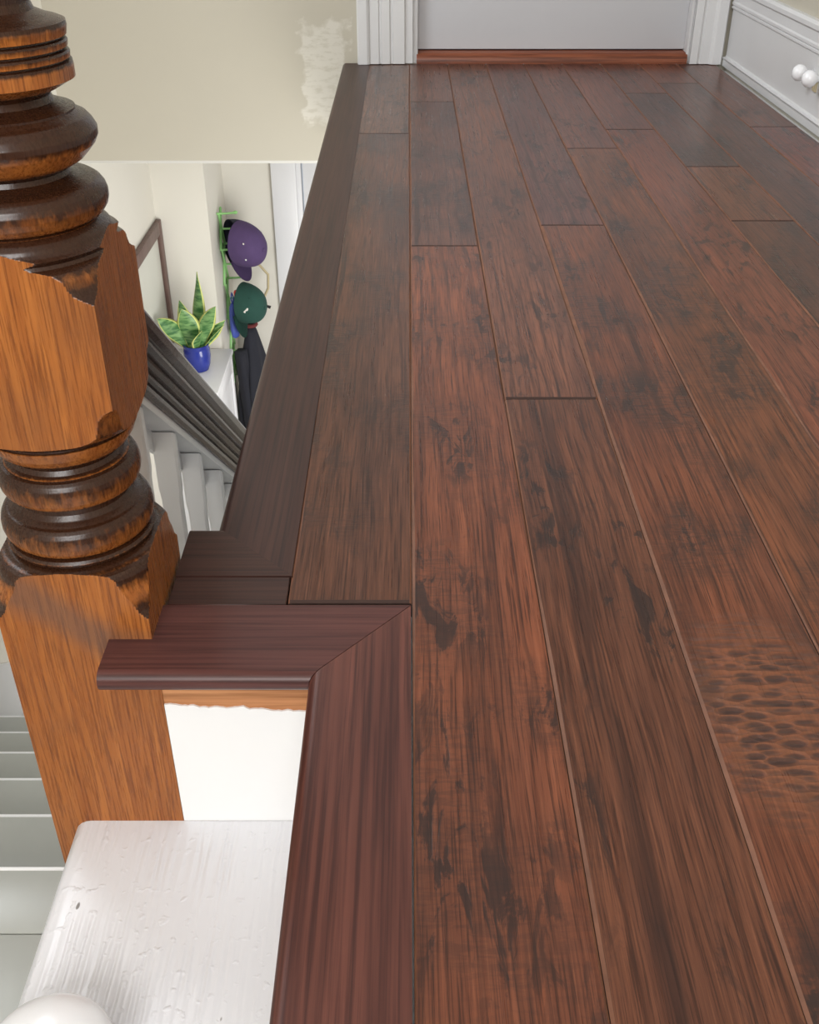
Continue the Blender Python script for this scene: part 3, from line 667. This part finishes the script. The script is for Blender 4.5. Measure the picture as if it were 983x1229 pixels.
# accordion peg rack on the return wall
XK = XRET
rack = thing('peg_rack', 'pale green accordion peg rack on the wall return holding caps', 'peg rack', (XK, 4.845, -1.30))
nodes = []; nd_ = 5; hh = 0.172
for k in range(nd_):
    zc = 0.43 - hh / 2 - k * hh
    for s_ in (-1, 1):
        bm = bmesh.new(); a = Vector((0.006 + .005 * (s_ > 0), -.045 * s_, hh / 2)); b = Vector((0.006 + .005 * (s_ > 0), .045 * s_, -hh / 2))
        tube(bm, [a * 1.06, a, (a + b) / 2, b, b * 1.06], [.003, .0062, .0062, .0062, .003], 8)
        o = obj('slat', bm, 'rack', rack, True, (0, 0, zc))
PEGS = [(-.045, .43), (.0, .344), (-.045, .258), (.0, .172), (.045, .086), (.0, .0), (-.045, -.086), (.0, -.172), (-.045, -.258), (.0, -.344), (.045, -.43), (.045, .258)]
for py, pz in PEGS:
    bm = bmesh.new()
    tube(bm, [(.002, 0, 0), (.055, 0, .002), (.080, 0, .005), (.086, 0, .006), (.094, 0, .007), (.099, 0, .0075)], [.0055, .0050, .0050, .0085, .0085, .004], 10)
    obj('peg', bm, 'rack', rack, True, (0, py, pz))

def cap_thing(name, label, loc, rz, rx, mat, lining, scale=1.0, emblem=None):
    """baseball cap hung up: crown dome along +X, opening towards -X, peak pointing down"""
    t_ = thing(name, label, 'cap', loc); t_.rotation_euler = (rx, 0, rz); t_.scale = (scale,) * 3
    ry, rzz, dp = .082, .095, .118
    def shell(k_, off):
        rings = []
        for i in range(13):
            a = math.pi / 2 * i / 12; x = dp * math.sin(a) ** 0.92; q = math.cos(a) ** 0.72 if i < 12 else .012
            rings.append([(x - off * math.sin(a), (ry - off) * q * math.cos(b) * (1 + .012 * math.cos(6 * b)), (rzz - off) * q * math.sin(b) - .012 * math.sin(a)) for b in [2*math.pi*k/48 for k in range(48)]])
        return rings
    bm = bmesh.new(); loft(bm, shell(0, 0), cap=False); obj('crown', bm, mat, t_, 'all')
    bm = bmesh.new(); loft(bm, shell(1, .003), cap=False); obj('lining', bm, lining, t_, 'all')
    bm = bmesh.new()
    for i, nn in ((0, 48),):
        loft(bm, [[(x_, r1 * math.cos(b), r2 * math.sin(b)) for b in [2*math.pi*k/48 for k in range(48)]] for x_, r1, r2 in ((-.002, ry, rzz), (-.002, ry - .004, rzz - .004), (.030, ry - .008, rzz - .008))], cap=False)
    obj('sweatband', bm, lining, t_, 'all')
    # peak: curved tongue leaving the lower rim
    bm = bmesh.new(); rows = []
    for i in range(8):
        f = i / 7; row = []
        for k in range(17):
            b = -1 + 2 * k / 16; ang = -math.pi / 2 + b * 1.02
            y0 = ry * math.cos(ang); z0 = rzz * math.sin(ang)
            ln = .072 * math.sqrt(max(0, 1 - (b * .98) ** 2))
            row.append((.004 + f * ln * .25 - .030 * (y0 / ry) ** 2 * f, y0 * (1 - .10 * f), z0 - f * ln))
        rows.append(row)
    loft(bm, rows, closed=False); me_ = [v_ for v_ in bm.verts]
    r2 = bmesh.ops.solidify(bm, geom=list(bm.faces), thickness=.003)
    obj('peak', bm, mat, t_, 'all')
    bm = bmesh.new(); lathe(bm, [(.001, .005), (.006, .004), (.008, 0), (.001, -.002)], 14); o = obj('button', bm, mat, t_, True, (dp, 0, -.012)); o.rotation_euler = (0, math.pi / 2, 0)
    for s_ in (-1, 1):
        for zz in (-.035, .035):
            bm = bmesh.new(); lathe(bm, [(.001, .002), (.0035, .0015), (.004, 0), (.001, -.001)], 10)
            o = obj('eyelet', bm, 'strapwhite' if mat == 'purple' else mat, t_, True, (.072, s_ * .066, zz)); o.rotation_euler = (s_ * -math.pi / 2, .0, 0)
    if emblem:
        bm = bmesh.new(); tube(bm, [(0, 0, .012), (.002, 0, .004), (-.001, 0, -.006), (.001, 0, -.016)], [.005, .007, .006, .007], 8); o = obj('emblem', bm, emblem, t_, True, (.060, -.069, -.020)); o.rotation_euler = (0, .7, 0)
    return t_
cap_thing('baseball_cap', 'purple baseball cap hanging with its peak down on the upper pegs', (-0.790, 4.775, -1.000), D(-28), D(6), 'purple', 'navy', 1.12)
cap_thing('baseball_cap', 'dark green baseball cap with small white emblem on the rack', (-0.800, 4.770, -1.290), D(-22), D(-14), 'capgreen', 'navy', 1.02, 'strapwhite')
cap_thing('baseball_cap', 'near-black navy baseball cap tucked behind the purple cap', (-0.836, 4.835, -1.005), D(35), D(4), 'navy', 'navy', 1.02)
# things hanging lower down
bm = bmesh.new(); rings = []
for i in range(22):
    f = i / 21; z = -f * .82; wx = .018 + .075 * min(1, f * 2.2) ** .8 ; wy = .022 + .085 * min(1, f * 2.5) ** .7
    rings.append([((wx * math.cos(b)) * (1 + .16 * math.sin(5 * b + 2 * f) * min(1, f * 3)), (wy * math.sin(b)) * (1 + .12 * math.sin(7 * b + f) * min(1, f * 3)), z + .01 * math.cos(3 * b)) for b in [2*math.pi*k/56 for k in range(56)]])
loft(bm, rings)
coat = thing('hanging_coat', 'charcoal coat hanging in folds from the lowest pegs', 'coat', (-0.785, 4.845, -1.440))
obj('coat_body', bm, 'coat', coat, 'all')
bm = bmesh.new(); rings = []
for i in range(16):
    f = i / 15; rings.append([(.028 * math.cos(b) * (1 + .2 * math.sin(4*b)) + .03 * f, .032 * math.sin(b), -f * .62) for b in [2*math.pi*k/30 for k in range(30)]])
loft(bm, rings); obj('sleeve', bm, 'coat', coat, 'all', (-.045, -.085, -.10))
bm = bmesh.new(); tube(bm, [(.03*math.cos(a), .03*math.sin(a), .0) for a in [k*.5 for k in range(13)]], .009, 8); obj('collar', bm, 'maroon', coat, True, (0, 0, .004))
# blue folded bag
bg_ = thing('blue_bag', 'small blue nylon bag hanging on the green rack', 'bag', (-0.850, 4.775, -1.300))
bm = bmesh.new(); loft(bm, [[(wx * math.cos(b), wy * math.sin(b) * (1 + .12 * math.cos(3*b)), z) for b in [2*math.pi*k/20 for k in range(20)]] for wx, wy, z in ((.010, .012, 0), (.018, .026, -.02), (.022, .034, -.07), (.023, .034, -.13), (.018, .028, -.165), (.008, .012, -.175))]); obj('bag_body', bm, 'blue', bg_, 'all')
bm = bmesh.new(); tube(bm, [(0, 0, -.01), (.004, .012, .03), (.0, .0, .055), (-.004, -.012, .03), (0, 0, -.01)], .0035, 8); obj('bag_loop', bm, 'blue', bg_, True)
# red and white strap hook
ks = thing('hook_strap', 'white curved strap with red end hanging beside the blue bag', 'strap', (-0.820, 4.735, -1.235))
bm = bmesh.new(); tube(bm, [(0, 0, -.01), (.000, 0, -.04), (-.004, 0, -.075), (.004, 0, -.095), (.020, 0, -.100), (.030, 0, -.092)], [.010, .010, .009, .009, .008, .007], 10); obj('strap', bm, 'strapwhite', ks, True)
bm = bmesh.new(); tube(bm, [(-.002, 0, .018), (0, 0, .010), (0, 0, -.012)], [.008, .014, .012], 10); obj('red_end', bm, 'red', ks, True)
# tan cord loop and dark toggle
cd = thing('tan_cord', 'tan cord loop hanging down past the green cap', 'cord', (-0.745, 4.90, -1.17))
bm = bmesh.new(); tube(bm, [(-.06, 0, .03), (.02, 0, .02), (.060, 0, -.03), (.055, 0, -.10), (.02, 0, -.17), (-.03, 0, -.23), (-.05, 0, -.29)], .0065, 8); obj('cord', bm, 'tan', cd, True)
bm = bmesh.new(); tube(bm, [(.010, 0, -.165), (.035, 0, -.190), (.060, 0, -.200)], [.004, .006, .008], 8); obj('toggle', bm, 'dark', cd, True)
